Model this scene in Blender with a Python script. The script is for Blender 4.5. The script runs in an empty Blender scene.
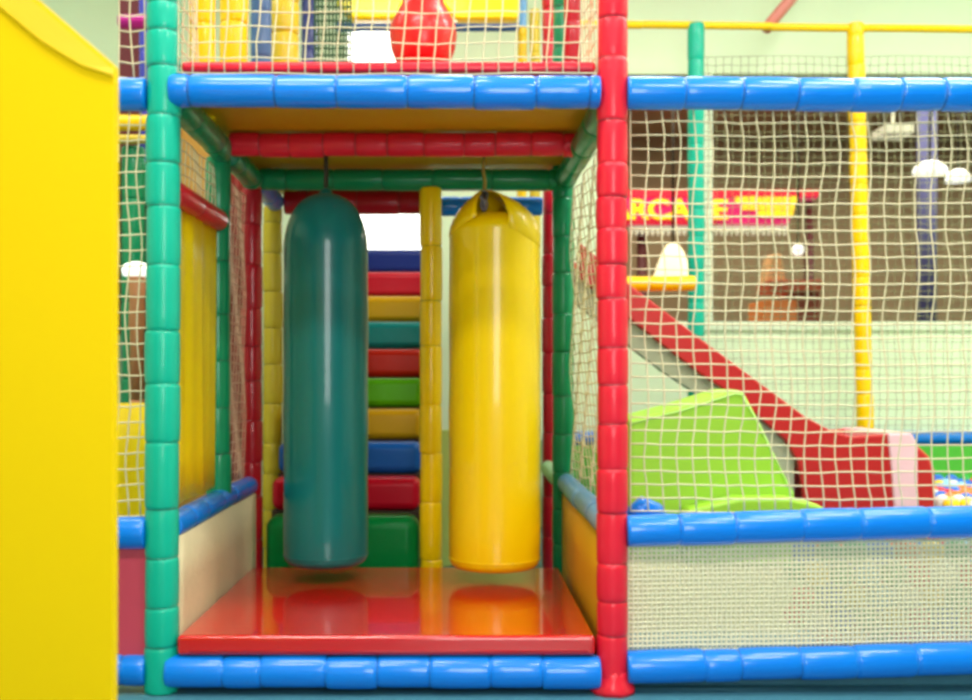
import bpy, bmesh, math, random
from mathutils import Vector, Matrix
random.seed(7)
PI = math.pi
sc = bpy.context.scene
col = sc.collection
F = 1050.0; CAMD = 2.85; CAMZ = .846
def WX(px, d): return (px - 457.0) * d / F          # world x of a column of the photo at a distance d from the lens
def WZ(py, d): return CAMZ - (py - 380.0) * d / F
def FX(px): return WX(px, CAMD)
def FZ(py): return WZ(py, CAMD)

# ------------------------------------------------------------------ materials
def lin(c): return tuple(((v/255.0)/12.92 if v/255.0 <= .04045 else ((v/255.0+.055)/1.055)**2.4) for v in c)
_m = {}
def mat(name, rgb, rough=.35, coat=0.0, bump=0.0, bscale=30.0, var=0.0, emis=None, es=0.0, spec=.5, metal=0.0, trans=0.0, sss=0.0):
    if name in _m: return _m[name]
    m = bpy.data.materials.new(name); m.use_nodes = True
    nt = m.node_tree; b = nt.nodes['Principled BSDF']
    c = (*lin(rgb), 1)
    b.inputs['Base Color'].default_value = c
    b.inputs['Roughness'].default_value = rough
    b.inputs['Coat Weight'].default_value = coat
    b.inputs['Coat Roughness'].default_value = .12
    b.inputs['Specular IOR Level'].default_value = spec
    b.inputs['Metallic'].default_value = metal
    b.inputs['Transmission Weight'].default_value = trans
    tc = nt.nodes.new('ShaderNodeTexCoord')
    if var > 0:
        n = nt.nodes.new('ShaderNodeTexNoise'); n.inputs['Scale'].default_value = bscale*.25
        nt.links.new(tc.outputs['Object'], n.inputs['Vector'])
        mx = nt.nodes.new('ShaderNodeMix'); mx.data_type = 'RGBA'
        mx.inputs[6].default_value = tuple(v*(1-var) for v in c[:3]) + (1,)
        mx.inputs[7].default_value = tuple(min(1, v*(1+var*.6)) for v in c[:3]) + (1,)
        nt.links.new(n.outputs['Fac'], mx.inputs[0]); nt.links.new(mx.outputs[2], b.inputs['Base Color'])
    if bump > 0:
        n = nt.nodes.new('ShaderNodeTexNoise'); n.inputs['Scale'].default_value = bscale
        nt.links.new(tc.outputs['Object'], n.inputs['Vector'])
        bp = nt.nodes.new('ShaderNodeBump'); bp.inputs['Strength'].default_value = bump; bp.inputs['Distance'].default_value = .01
        nt.links.new(n.outputs['Fac'], bp.inputs['Height']); nt.links.new(bp.outputs['Normal'], b.inputs['Normal'])
    if emis:
        b.inputs['Emission Color'].default_value = (*lin(emis), 1); b.inputs['Emission Strength'].default_value = es
    _m[name] = m
    return m
def vinyl(name, rgb, rough=.3, bump=.12, coat=.22, spec=.28): return mat(name, rgb, rough, coat, bump, 24, .06, spec=spec)
TEAL = vinyl('teal foam vinyl', (0, 176, 146), .42)
GREEN = vinyl('green foam vinyl', (8, 138, 88), .32)
RED = vinyl('red foam vinyl', (228, 26, 50), .4)
DRED = vinyl('dark red foam vinyl', (176, 14, 34), .3)
BLUE = vinyl('blue foam vinyl', (4, 124, 228), .3, coat=.45)
LBLUE = vinyl('faded blue foam vinyl', (96, 150, 200), .4)
YEL = vinyl('yellow foam vinyl', (250, 205, 0), .3)
OLIVE = vinyl('olive yellow vinyl', (205, 180, 40), .4)
PADY = mat('yellow tarpaulin', (232, 192, 0), .6, .0, .12, 5, .04, spec=.1)
CURT = mat('yellow curtain cloth', (255, 220, 0), .5, .0, .1, 6, .03, spec=.25)
BAGT = mat('teal bag vinyl', (0, 108, 106), .34, .4, .06, 5, .04, spec=.3)
BAGY = mat('yellow bag vinyl', (250, 210, 0), .34, .4, .05, 5, .03, spec=.28)
BAGR = mat('red bag vinyl', (204, 18, 20), .35, .2, .06, 8, .03)
for _b in (BAGT, BAGY): _b.node_tree.nodes['Principled BSDF'].inputs['Coat Roughness'].default_value = .06
MATR = mat('red floor mat vinyl', (200, 8, 8), .22, .9, .03, 5, .05)
_m['red floor mat vinyl'].node_tree.nodes['Principled BSDF'].inputs['Coat Roughness'].default_value = .05
_m['red floor mat vinyl'].node_tree.nodes['Principled BSDF'].inputs['Coat IOR'].default_value = 1.5
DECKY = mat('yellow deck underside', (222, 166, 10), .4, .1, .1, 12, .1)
LIME = mat('lime soft play vinyl', (164, 218, 52), .5, .1, .15, 10, .05)
SLIDER = mat('red slide plastic', (196, 26, 24), .4, .2, .05, 10, .05)
SLIDEG = mat('grey green slide underside', (186, 184, 152), .5, 0, .05, 10, .06)
PINK = mat('faded pink band', (250, 196, 204), .5, .1, .1, 20, .08)
NET = mat('cream netting cord', (220, 206, 166), .7)
NETF = mat('cream fine mesh thread', (240, 230, 196), .7)
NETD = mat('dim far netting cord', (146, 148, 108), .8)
CREAM = mat('cream mesh cloth', (214, 198, 158), .6, 0, .3, 160, .1)
ROSE = mat('rose vinyl panel', (206, 66, 88), .5, .1, .1, 20, .06)
WALL = mat('mint wall paint', (236, 252, 216), .8, 0, .05, 40, .02)
WALLP = mat('pale trim paint', (232, 244, 214), .6)
FLOOR = mat('blue green safety flooring', (70, 128, 146), .45, .1, .2, 60, .1)
CEIL = mat('white ceiling tile', (236, 238, 228), .9)
TIE = {}
def tie_mat(m):
    n = m.name + ' tie'
    c = m.node_tree.nodes['Principled BSDF'].inputs['Base Color'].default_value
    if n in _m: return _m[n]
    t = bpy.data.materials.new(n); t.use_nodes = True; b = t.node_tree.nodes['Principled BSDF']
    b.inputs['Base Color'].default_value = (c[0]*.5+.01, c[1]*.5+.01, c[2]*.5+.01, 1); b.inputs['Roughness'].default_value = .4
    _m[n] = t
    return t
METAL = mat('dull grey metal', (120, 118, 112), .35, 0, 0, 1, 0, metal=.9)
DARK = mat('dark webbing', (52, 44, 26), .7)
BROWN = mat('dim brown arcade wall', (192, 172, 134), .85, 0, .1, 8, .15)
DFLOOR = mat('dim arcade carpet', (70, 58, 48), .95)
GLASS = None

# ------------------------------------------------------------------ mesh helpers
def new_bm(): return bmesh.new()
def obj(name, bm, m, parent=None, smooth=True, bevel=0.0, seg=3):
    me = bpy.data.meshes.new(name)
    bmesh.ops.recalc_face_normals(bm, faces=bm.faces)
    bm.to_mesh(me); bm.free()
    if smooth:
        for p in me.polygons: p.use_smooth = True
    me.materials.append(m)
    o = bpy.data.objects.new(name, me); col.objects.link(o)
    if parent: o.parent = parent
    if bevel > 0:
        b = o.modifiers.new('bevel', 'BEVEL'); b.width = bevel; b.segments = seg; b.limit_method = 'ANGLE'
        b.harden_normals = False
        wn = o.modifiers.new('wn', 'WEIGHTED_NORMAL'); wn.keep_sharp = True
    return o
def tag(o, label, cat, group=None, kind=None):
    o['label'] = label; o['category'] = cat
    if group: o['group'] = group
    if kind: o['kind'] = kind
    return o
def empty(name, loc=(0, 0, 0)):
    o = bpy.data.objects.new(name, None); o.empty_display_size = .05; o.location = loc; col.objects.link(o); return o
def rebase(root, loc):
    """put the root empty at loc while its children stay where they were built"""
    root.location = loc
    for ch in root.children:
        ch.location = Vector(ch.location) - Vector(loc)
def box(bm, x0, x1, y0, y1, z0, z1):
    vs = [bm.verts.new(p) for p in ((x0,y0,z0),(x1,y0,z0),(x1,y1,z0),(x0,y1,z0),(x0,y0,z1),(x1,y0,z1),(x1,y1,z1),(x0,y1,z1))]
    for f in ((0,1,2,3),(4,5,6,7),(0,1,5,4),(1,2,6,5),(2,3,7,6),(3,0,4,7)): bm.faces.new([vs[i] for i in f])
def prism_xz(bm, pts, y0, y1):
    a = [bm.verts.new((x, y0, z)) for x, z in pts]; b = [bm.verts.new((x, y1, z)) for x, z in pts]
    bm.faces.new(a); bm.faces.new(b[::-1]); n = len(pts)
    for i in range(n): bm.faces.new((a[i], a[(i+1) % n], b[(i+1) % n], b[i]))
def frame_of(d):
    d = d.normalized(); up = Vector((0, 0, 1)) if abs(d.z) < .9 else Vector((0, 1, 0))
    u = d.cross(up).normalized(); return u, d.cross(u).normalized()
def tube(bm, pts, rad, n=8, cap=True):
    rings = []
    for i, p in enumerate(pts):
        p = Vector(p); a = Vector(pts[max(0, i-1)]); b = Vector(pts[min(len(pts)-1, i+1)])
        u, v = frame_of(b-a); r = rad[i] if isinstance(rad, (list, tuple)) else rad
        rings.append([bm.verts.new(p + (u*math.cos(t)+v*math.sin(t))*r) for t in (2*PI*k/n for k in range(n))])
    for i in range(len(rings)-1):
        for k in range(n): bm.faces.new((rings[i][k], rings[i][(k+1) % n], rings[i+1][(k+1) % n], rings[i+1][k]))
    if cap:
        bm.faces.new(rings[0][::-1]); bm.faces.new(rings[-1])
def lathe(bm, prof, n=40, cx=0, cy=0):
    rings = []
    for r, z in prof:
        rings.append([bm.verts.new((cx+math.cos(2*PI*k/n)*r, cy+math.sin(2*PI*k/n)*r, z)) for k in range(n)])
    for i in range(len(rings)-1):
        for k in range(n): bm.faces.new((rings[i][k], rings[i][(k+1) % n], rings[i+1][(k+1) % n], rings[i+1][k]))
    bm.faces.new(rings[0][::-1]); bm.faces.new(rings[-1])
def sleeve_mesh(bm, p0, p1, r, seams, wob=.0022, n=24, rnd=None):
    """foam sleeve pinched at every seam (seams are 0..1 along the tube)"""
    p0 = Vector(p0); p1 = Vector(p1); L = (p1-p0).length; u, v = frame_of(p1-p0)
    rnd = rnd or random
    cuts = [0] + sorted(s for s in seams if .01 < s < .99) + [1]
    st = []
    for a, b in zip(cuts, cuts[1:]):
        off = u*rnd.uniform(-wob, wob) + v*rnd.uniform(-wob, wob); k = 1+rnd.uniform(-.02, .025)
        e = min(.010/L, (b-a)*.2)
        for t, q in ((a+.0012/L, .915), (a+e*.35, .96), (a+e, .988), (a+(b-a)*.35, 1.0), (a+(b-a)*.65, 1.0), (b-e, .988), (b-e*.35, .96), (b-.0012/L, .915)):
            st.append((t, q*k, off if .9 < q else off*.3))
    # rounded ends
    pts = [p0.lerp(p1, t)+o for t, q, o in st]; rr = [r*q for t, q, o in st]
    rings = []
    for p, q in zip(pts, rr):
        rings.append([bm.verts.new(p + (u*math.cos(t)+v*math.sin(t))*q) for t in (2*PI*k/n for k in range(n))])
    for i in range(len(rings)-1):
        for k in range(n): bm.faces.new((rings[i][k], rings[i][(k+1) % n], rings[i+1][(k+1) % n], rings[i+1][k]))
    bm.faces.new(rings[0][::-1]); bm.faces.new(rings[-1])
    return cuts[1:-1], u, v
def padded(name, p0, p1, r, m, label, cat, seams=None, step=.16, ties=True, group=None):
    """a steel tube wrapped in foam sleeve, cable-tied at intervals"""
    P0 = Vector(p0); P1 = Vector(p1); L = (P1-P0).length
    if seams is None:
        seams = []; t = random.uniform(.4, .9)*step
        while t < L-.03:
            seams.append(t/L); t += step*random.uniform(.82, 1.15)
    bm = new_bm(); c, u, v = sleeve_mesh(bm, p0, p1, r, seams)
    if ties:
        root = empty(name, (0, 0, 0)); tag(root, label, cat, group, 'thing')
        sl_ = obj('foam_sleeve', bm, m, root)
        for s in c:
            b = new_bm(); q = P0.lerp(P1, s); dd = (P1-P0).normalized()
            tube(b, [q-dd*.0022, q+dd*.0022], r*.93, 24)
            # tail of the tie
            e = q + (u*math.cos(4.0)+v*math.sin(4.0))*r*.93
            obj('cable_tie', b, tie_mat(m), root)
        rebase(root, P0)
        return root
    o = obj(name, bm, m); tag(o, label, cat, group, 'thing'); return o

def net(name, fn, nu, nv, rad, m, label, jit=.12, cat='net', k=4, sub=1, sag=.0):
    """knotted net: fn(u,v) in cell units -> point; cords run along both directions"""
    bm = new_bm(); rnd = random.Random(name+label)
    nodes = {}
    for i in range(nu+1):
        for j in range(nv+1):
            edge = i in (0, nu) or j in (0, nv)
            a = i + (0 if edge else rnd.uniform(-jit, jit)); b = j + (0 if edge else rnd.uniform(-jit, jit))
            nodes[i, j] = Vector(fn(a, b))
    def cord(pl): tube(bm, pl, rad, k, True)
    for i in range(nu+1): cord([nodes[i, j] for j in range(nv+1)])
    for j in range(nv+1): cord([nodes[i, j] for i in range(nu+1)])
    o = obj(name, bm, m); tag(o, label, cat, None, 'thing'); return o
def sheet(bm, fn, nu, nv, th, nrm):
    """a slightly wavy thick sheet; fn(u,v) in 0..1"""
    nrm = Vector(nrm)
    A = [[bm.verts.new(Vector(fn(i/nu, j/nv))) for j in range(nv+1)] for i in range(nu+1)]
    B = [[bm.verts.new(Vector(fn(i/nu, j/nv))+nrm*th) for j in range(nv+1)] for i in range(nu+1)]
    for i in range(nu):
        for j in range(nv):
            bm.faces.new((A[i][j], A[i+1][j], A[i+1][j+1], A[i][j+1])); bm.faces.new((B[i][j], B[i][j+1], B[i+1][j+1], B[i+1][j]))
    for i in range(nu):
        bm.faces.new((A[i][0], B[i][0], B[i+1][0], A[i+1][0])); bm.faces.new((A[i][nv], A[i+1][nv], B[i+1][nv], B[i][nv]))
    for j in range(nv):
        bm.faces.new((A[0][j], A[0][j+1], B[0][j+1], B[0][j])); bm.faces.new((A[nu][j], B[nu][j], B[nu][j+1], A[nu][j+1]))
def struct(name, bm, m, smooth=False):
    o = obj(name, bm, m, None, smooth); o['kind'] = 'structure'; return o

# ------------------------------------------------------------------ room shell
RX0, RX1, RY0, RY1, RZ = -3.4, 4.6, -3.6, 3.2, 3.5
bm = new_bm(); box(bm, RX0, RX1, RY0, RY1+.15, -.1, 0); struct('floor', bm, FLOOR)
bm = new_bm(); box(bm, RX0, RX1, RY0, RY1+.15, RZ, RZ+.1); struct('ceiling', bm, CEIL)
bm = new_bm(); box(bm, RX0-.1, RX0, RY0, RY1+.15, 0, RZ); struct('wall_left', bm, WALL)
bm = new_bm(); box(bm, RX1, RX1+.1, RY0, RY1+.15, 0, RZ); struct('wall_right', bm, WALL)
bm = new_bm(); box(bm, RX0, RX1, RY0-.1, RY0, 0, RZ); struct('wall_front', bm, mat('dark wall for reflections', (74, 92, 96), .8))  # unseen wall, kept dark so reflections in the vinyl gain contrast
BD = CAMD+RY1     # distance of back wall
wx0, wx1, wz0, wz1 = .86, 4.1, WZ(325, BD), WZ(74, BD)
bm = new_bm()
box(bm, RX0, wx0, RY1, RY1+.15, 0, RZ); box(bm, wx1, RX1, RY1, RY1+.15, 0, RZ)
box(bm, wx0, wx1, RY1, RY1+.15, 0, wz0); box(bm, wx0, wx1, RY1, RY1+.15, wz1, RZ)
struct('wall_back', bm, WALL)
# window frame with a mullion
bm = new_bm()
mx = WX(706, BD)
box(bm, wx0, wx1, RY1-.02, RY1+.1, wz0-.03, wz0+.02)
box(bm, mx-.034, mx+.034, RY1-.02, RY1+.1, wz0+.02, wz1)
struct('window_1', bm, WALLP)
# bright daylight window on the back wall behind the play frame
LITW = mat('daylight window pane', (255, 255, 246), .4, emis=(255, 255, 244), es=7)
bm = new_bm(); box(bm, -.66, -.16, RY1-.03, RY1+.001, 1.545, 2.9); w = struct('window_2', bm, WALLP)
bm = new_bm(); box(bm, -.63, -.19, RY1-.036, RY1-.028, 1.575, 2.87); p = obj('pane', bm, LITW, w, False)

# ------------------------------------------------------------------ arcade hall beyond the window
AY = 9.2
bm = new_bm(); box(bm, -2, 11, AY, AY+.1, 0, 3.6); struct('wall_arcade_back', bm, BROWN)
bm = new_bm(); box(bm, -2.1, -2, RY1+.15, AY, 0, 3.6); struct('wall_arcade_left', bm, BROWN)
bm = new_bm(); box(bm, 11, 11.1, RY1+.15, AY, 0, 3.6); struct('wall_arcade_right', bm, BROWN)
bm = new_bm(); box(bm, -2, 11, RY1+.15, AY, -.1, 0); struct('floor_arcade', bm, DFLOOR)
bm = new_bm(); box(bm, -2, 11, RY1+.15, AY, 3.6, 3.7); struct('ceiling_arcade', bm, BROWN)
SD = 10.4; SY = SD-CAMD
SIGNR = mat('sign red', (214, 20, 52), .5, emis=(226, 26, 60), es=.75)
SIGNM = mat('sign magenta', (214, 20, 110), .5, emis=(224, 24, 110), es=.75)
SIGNY = mat('sign yellow', (255, 226, 20), .5, emis=(255, 224, 30), es=1.1)
sign = empty('arcade_sign'); tag(sign, 'backlit red and magenta ARCADE sign with yellow letters beyond the window', 'sign')
bm = new_bm(); prism_xz(bm, [(WX(604,SD),WZ(190,SD)),(WX(818,SD),WZ(190,SD)),(WX(817,SD),WZ(199,SD)),(WX(796,SD),WZ(200,SD)),(WX(793,SD),WZ(213,SD)),(WX(788,SD),WZ(225,SD)),(WX(604,SD),WZ(225,SD))], SY, SY+.12)
sbx = obj('sign_box', bm, SIGNM, sign, False)
bm = new_bm(); box(bm, WX(604,SD), WX(818,SD), SY-.02, SY, WZ(197,SD), WZ(190,SD)); obj('border_strip', bm, SIGNR, sbx, False)
bm = new_bm(); box(bm, WX(604,SD), WX(716,SD), SY-.015, SY, WZ(224.5,SD), WZ(219.5,SD)); obj('border_strip', bm, SIGNR, sbx, False)
cu = bpy.data.curves.new('arcade', 'FONT'); cu.body = 'ARCADE'; cu.size = .31; cu.extrude = .012; cu.offset = .008; cu.space_character = .93
to = bpy.data.objects.new('tmp_text', cu); col.objects.link(to)
bpy.context.view_layer.update()
dg = bpy.context.evaluated_depsgraph_get(); me = bpy.data.meshes.new_from_object(to.evaluated_get(dg))
bpy.data.objects.remove(to)
xs = [v.co.x for v in me.vertices]; ys = [v.co.y for v in me.vertices]
X0, X1, Z0, Z1 = WX(607,SD), WX(727,SD), WZ(220,SD), WZ(199.5,SD)
for v in me.vertices:
    a = (v.co.x-min(xs))/(max(xs)-min(xs)); b = (v.co.y-min(ys))/(max(ys)-min(ys))
    v.co = Vector((a, v.co.z, b))
for v in me.vertices: v.co = Vector((X0+(X1-X0)*v.co.x, SY-.03-v.co.y, Z0+(Z1-Z0)*v.co.z))
me.materials.clear(); me.materials.append(SIGNY)
lo = bpy.data.objects.new('lettering', me); col.objects.link(lo); lo.parent = sbx
bm = new_bm()
for a, b, y0, y1 in ((735, 797, 197.5, 203), (742, 795, 204.5, 210), (757, 793, 211.5, 217)):
    n = 9
    for i in range(n):
        xa = a+(b-a)*i/n; xb = xa+(b-a)/n*.8
        box(bm, WX(xa,SD), WX(xb,SD), SY-.03, SY, WZ(y1,SD), WZ(y0-(i % 3)*.3,SD))
obj('small_lettering', bm, SIGNY, sbx, False)
rebase(sign, (WX(700,SD), SY, WZ(225,SD)))
# scalloped valance below the sign, glow put into its white colour
VAL = mat('white trim with added glow', (236, 236, 214), .5, emis=(240, 238, 210), es=.5)
bm = new_bm()
for i in range(30):
    x = WX(632+i*5.3, SD)
    prism_xz(bm, [(x-.022, WZ(228,SD)), (x+.022, WZ(228,SD)), (x+.012, WZ(233,SD)), (x, WZ(235.5,SD)), (x-.012, WZ(233,SD))], SY+.02, SY+.05)
box(bm, WX(630,SD), WX(788,SD), SY+.015, SY+.06, WZ(228.5,SD), WZ(225.2,SD))
tag(obj('sign_valance', bm, VAL, None, False), 'white scalloped trim hanging along the bottom edge of the ARCADE sign', 'trim', None, 'thing')
# posts carrying the sign
bm = new_bm(); tube(bm, [(WX(815,SD), SY+.18, 0), (WX(815,SD), SY+.18, WZ(199,SD))], .05, 12)
tag(obj('sign_stand', bm, mat('maroon painted post', (96, 34, 36), .5)), 'maroon upright at the end of the ARCADE sign nearest the orange machine', 'stand', None, 'thing')
bm = new_bm(); tube(bm, [(WX(645,SD), SY+.18, 0), (WX(645,SD), SY+.18, WZ(199,SD))], .05, 12)
tag(obj('sign_stand', bm, mat('maroon painted post', (96, 34, 36), .5)), 'maroon upright behind the bell shaped lamp under the ARCADE sign', 'stand', None, 'thing')
# lamps of the hall
WARM = mat('warm lamp glow', (255, 246, 206), .5, emis=(255, 240, 190), es=2.6)
COOL = mat('white lamp glow', (250, 255, 246), .5, emis=(250, 255, 244), es=2.2)
d = 9.0
def hang(cx, cy, zt, root): 
    b = new_bm(); tube(b, [(cx, cy, zt), (cx, cy, 3.6)], .012, 6); obj('cord', b, DARK, root)
l = empty('pendant_lamp'); tag(l, 'bell shaped warm white pendant lamp glowing above the yellow bar, beyond the window', 'lamp')
cx, cy = WX(673, d), d-CAMD
bm = new_bm(); lathe(bm, [(.18, WZ(284,d)), (.17, WZ(279,d)), (.13, WZ(264,d)), (.09, WZ(252,d)), (.05, WZ(245,d)), (.01, WZ(243,d))], 24, cx, cy); obj('lamp_shade', bm, WARM, l)
hang(cx, cy, WZ(243,d), l); rebase(l, (cx, cy, WZ(284,d)))
l = empty('globe_lamp'); tag(l, 'small round white lamp shining above the orange machine in the hall', 'lamp')
cx, cy = WX(798, d), d-CAMD
bm = new_bm(); bmesh.ops.create_uvsphere(bm, u_segments=16, v_segments=10, radius=.05, matrix=Matrix.Translation((cx, cy, WZ(250,d)))); obj('globe', bm, COOL, l)
hang(cx, cy, WZ(246,d), l); rebase(l, (cx, cy, WZ(250,d)))
for px, py, rx, lab in ((930, 168, .14, 'wide white dome lamp, the higher of the two glowing beside the blue column'), (958, 176, .1, 'smaller white dome lamp, the lower of the two glowing beside the blue column')):
    l = empty('dome_lamp'); tag(l, lab, 'lamp'); cx, cy = WX(px, d), d-CAMD; z = WZ(py, d)
    bm = new_bm(); lathe(bm, [(rx, z-.05), (rx*1.0, z-.02), (rx*.85, z+.02), (rx*.5, z+.05), (.01, z+.06)], 24, cx, cy); obj('lamp_shade', bm, COOL, l)
    hang(cx, cy, z+.06, l); rebase(l, (cx, cy, z-.05))
bm = new_bm(); box(bm, WX(886,d), WX(914,d), d-CAMD, d-CAMD+.3, WZ(133,d), WZ(124,d)); box(bm, WX(899,d), WX(901,d), d-CAMD+.14, d-CAMD+.16, WZ(124,d), 3.6)
tag(obj('light_box', bm, mat('dim light box', (220,224,200), .5, emis=(220,224,200), es=.45), None, False), 'flat pale light box hanging in the hall beside the blue column', 'lamp', None, 'thing')
bm = new_bm(); tube(bm, [(WX(927, 9.6), 9.6-CAMD, 0), (WX(927, 9.6), 9.6-CAMD, 3.6)], .085, 16)
tag(obj('hall_column', bm, mat('slate blue column paint', (74, 78, 132), .6)), 'slate blue round column in the dim hall beyond the window', 'column', None, 'thing')
# orange arcade machine with tan marquee
d = 8.8; am = empty('arcade_machine'); tag(am, 'orange and tan arcade machine standing in the hall under the round lamp', 'arcade machine')
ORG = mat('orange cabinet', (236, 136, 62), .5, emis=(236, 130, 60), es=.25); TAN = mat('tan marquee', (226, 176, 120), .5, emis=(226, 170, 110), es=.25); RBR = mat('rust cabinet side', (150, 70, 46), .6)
y = d-CAMD
bm = new_bm(); prism_xz(bm, [(WX(764,d),0),(WX(797,d),0),(WX(797,d),WZ(300,d)),(WX(764,d),WZ(300,d))], y, y+.5); obj('cabinet_body', bm, ORG, am, False, .01)
bm = new_bm(); prism_xz(bm, [(WX(797,d),0),(WX(822,d),0),(WX(822,d),WZ(278,d)),(WX(797,d),WZ(290,d))], y+.05, y+.5); obj('side_cabinet', bm, RBR, am, False, .01)
bm = new_bm(); box(bm, WX(766,d), WX(818,d), y-.1, y+.3, WZ(292,d), WZ(281,d)); obj('control_panel', bm, mat('rust red panel', (206, 92, 56), .5), am, False, .01)
bm = new_bm(); prism_xz(bm, [(WX(770,d),WZ(281,d)),(WX(790,d),WZ(281,d)),(WX(786,d),WZ(252,d)),(WX(776,d),WZ(252,d))], y+.1, y+.35); obj('marquee', bm, TAN, am, False, .02)
rebase(am, (WX(785,d), y+.25, 0))
for i, (px, w_, h_, rgb, lab) in enumerate(((655, 30, 1.15, (60, 70, 52), 'dark green games cabinet in the hall under the bell lamp'),
        (842, 26, 1.25, (70, 62, 60), 'dark grey games cabinet in the hall beside the orange machine'), (900, 34, 1.1, (84, 80, 58), 'low olive games cabinet in the hall before the blue column'),
        (726, 22, 1.3, (92, 84, 58), 'tall olive games cabinet in the hall below the ARCADE sign'))):
    dd = 9.4; cxx = WX(px, dd); hw = w_*dd/F/2
    g = empty('games_cabinet'); tag(g, lab, 'arcade machine', None, 'thing')
    yy = dd-CAMD
    bm = new_bm()
    prof = [(yy, 0), (yy+.6, 0), (yy+.6, h_), (yy+.18, h_), (yy+.12, h_-.18), (yy+.22, h_-.45), (yy, h_-.6)]
    a = [bm.verts.new((cxx-hw, q[0], q[1])) for q in prof]; b = [bm.verts.new((cxx+hw, q[0], q[1])) for q in prof]
    bm.faces.new(a); bm.faces.new(b[::-1])
    for k in range(len(prof)): bm.faces.new((a[k], a[(k+1) % 7], b[(k+1) % 7], b[k]))
    obj('cabinet_body', bm, mat('games cabinet %d' % i, rgb, .6), g, False)
    bm = new_bm(); box(bm, cxx-hw*.8, cxx+hw*.8, yy+.1, yy+.13, h_-.14, h_-.03); obj('marquee', bm, mat('dim marquee', (190, 190, 150), .5, emis=(190, 185, 140), es=.25), g, False)
    rebase(g, (cxx, yy+.3, 0))

# ------------------------------------------------------------------ play frame: front plane posts
XL, XR = FX(162.5), FX(612.5)
Y1, Y2, Y3 = .68, 1.22, 1.78          # middle, rear and second rear frame
TOP = 2.75
def zs(lst, z0, z1): return [(FZ(p)-z0)/(z1-z0) for p in lst]
def xsn(lst, x0, x1): return [(FX(p)-x0)/(x1-x0) for p in lst]
def post(x, y, z0, z1, r, m, label, **k): return padded('padded_post', (x, y, z0), (x, y, z1), r, m, label, 'post', **k)
pl_ = padded('padded_post', (XL-.004, 0, .0), (XL+.008, 0, TOP), .046, TEAL, 'teal foam-padded front post beside the big yellow pad', 'post',
     seams=zs([690, 645, 606, 557, 508, 442, 384, 331, 266, 207, 164, 117, 68, 33, 5, -40, -95, -150, -210, -270], 0, TOP))
pr_ = padded('padded_post', (XR, 0, .0), (XR-.003, 0, TOP), .042, RED, 'bright red foam-padded front post dividing the bag bay from the ball pit', 'post',
     seams=zs([684, 634, 600, 563, 512, 469, 424, 385, 348, 299, 265, 230, 198, 165, 122, 60, 20, -35, -90, -150, -210, -270], 0, TOP))
# crumpled red cover at the base of the red post
bm = new_bm(); rnd = random.Random(3)
n = 28; rings = []
for r, z in ((.058, 0), (.062, .012), (.052, .028), (.044, .045), (.041, .06)):
    rings.append([bm.verts.new((XR+math.cos(2*PI*k/n)*r*(1+rnd.uniform(-.06,.06)), math.sin(2*PI*k/n)*r*(1+rnd.uniform(-.06,.06)), z+rnd.uniform(-.002,.002)*(z>0))) for k in range(n)])
for i in range(4):
    for k in range(n): bm.faces.new((rings[i][k], rings[i][(k+1)%n], rings[i+1][(k+1)%n], rings[i+1][k]))
bm.faces.new(rings[0][::-1]); bm.faces.new(rings[-1])
fc = obj('foot_cover', bm, RED, pr_); fc.location = -Vector(pr_.location)

def rail(p0, p1, r, m, label, **k): return padded('padded_rail', p0, p1, r, m, label, 'rail', **k)
zt, zm, zb = FZ(92.5), FZ(527), FZ(670)
a, b = FX(172), XR-.036
rail((a, -.012, zt), (b, -.012, zt-.003), .0445, BLUE, 'blue foam-padded rail along the upper deck edge over the bag bay', seams=xsn([192, 277, 338, 408, 474, 535, 588], a, b))
rail((a-.01, -.012, zb), (b, -.012, zb), .0445, BLUE, 'blue foam-padded rail at the floor in front of the red mat', seams=xsn([229, 266, 330, 380, 432, 491, 542], a, b))
a, b = XR+.036, FX(1040)
rail((a, -.004, zt-.002), (b, -.004, zt-.010), .045, BLUE, 'blue foam-padded rail high above the ball pit net', seams=xsn([683, 740, 795, 850, 897, 940, 985], a, b))
rail((a, -.004, FZ(530)), (b, -.004, FZ(519)), .044, BLUE, 'blue foam-padded rail along the top of the ball pit mesh', seams=xsn([678, 733, 800, 857, 925, 985], a, b))
rail((a, -.004, FZ(667)), (b, -.004, FZ(656)), .044, BLUE, 'blue foam-padded rail at the floor below the ball pit mesh', seams=xsn([703, 738, 798, 853, 912, 970], a, b))
a, b = FX(20), XL-.04
rail((a, 0, zt-.006), (b, 0, zt-.006), .044, BLUE, 'short blue foam-padded rail high between yellow pad and teal post')
rail((a, 0, FZ(533)), (b, 0, FZ(533)), .044, BLUE, 'short blue foam-padded rail halfway up between yellow pad and teal post')
rail((a, 0, FZ(669)), (b, 0, FZ(669)), .042, BLUE, 'short blue foam-padded rail at the floor between yellow pad and teal post')

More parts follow.
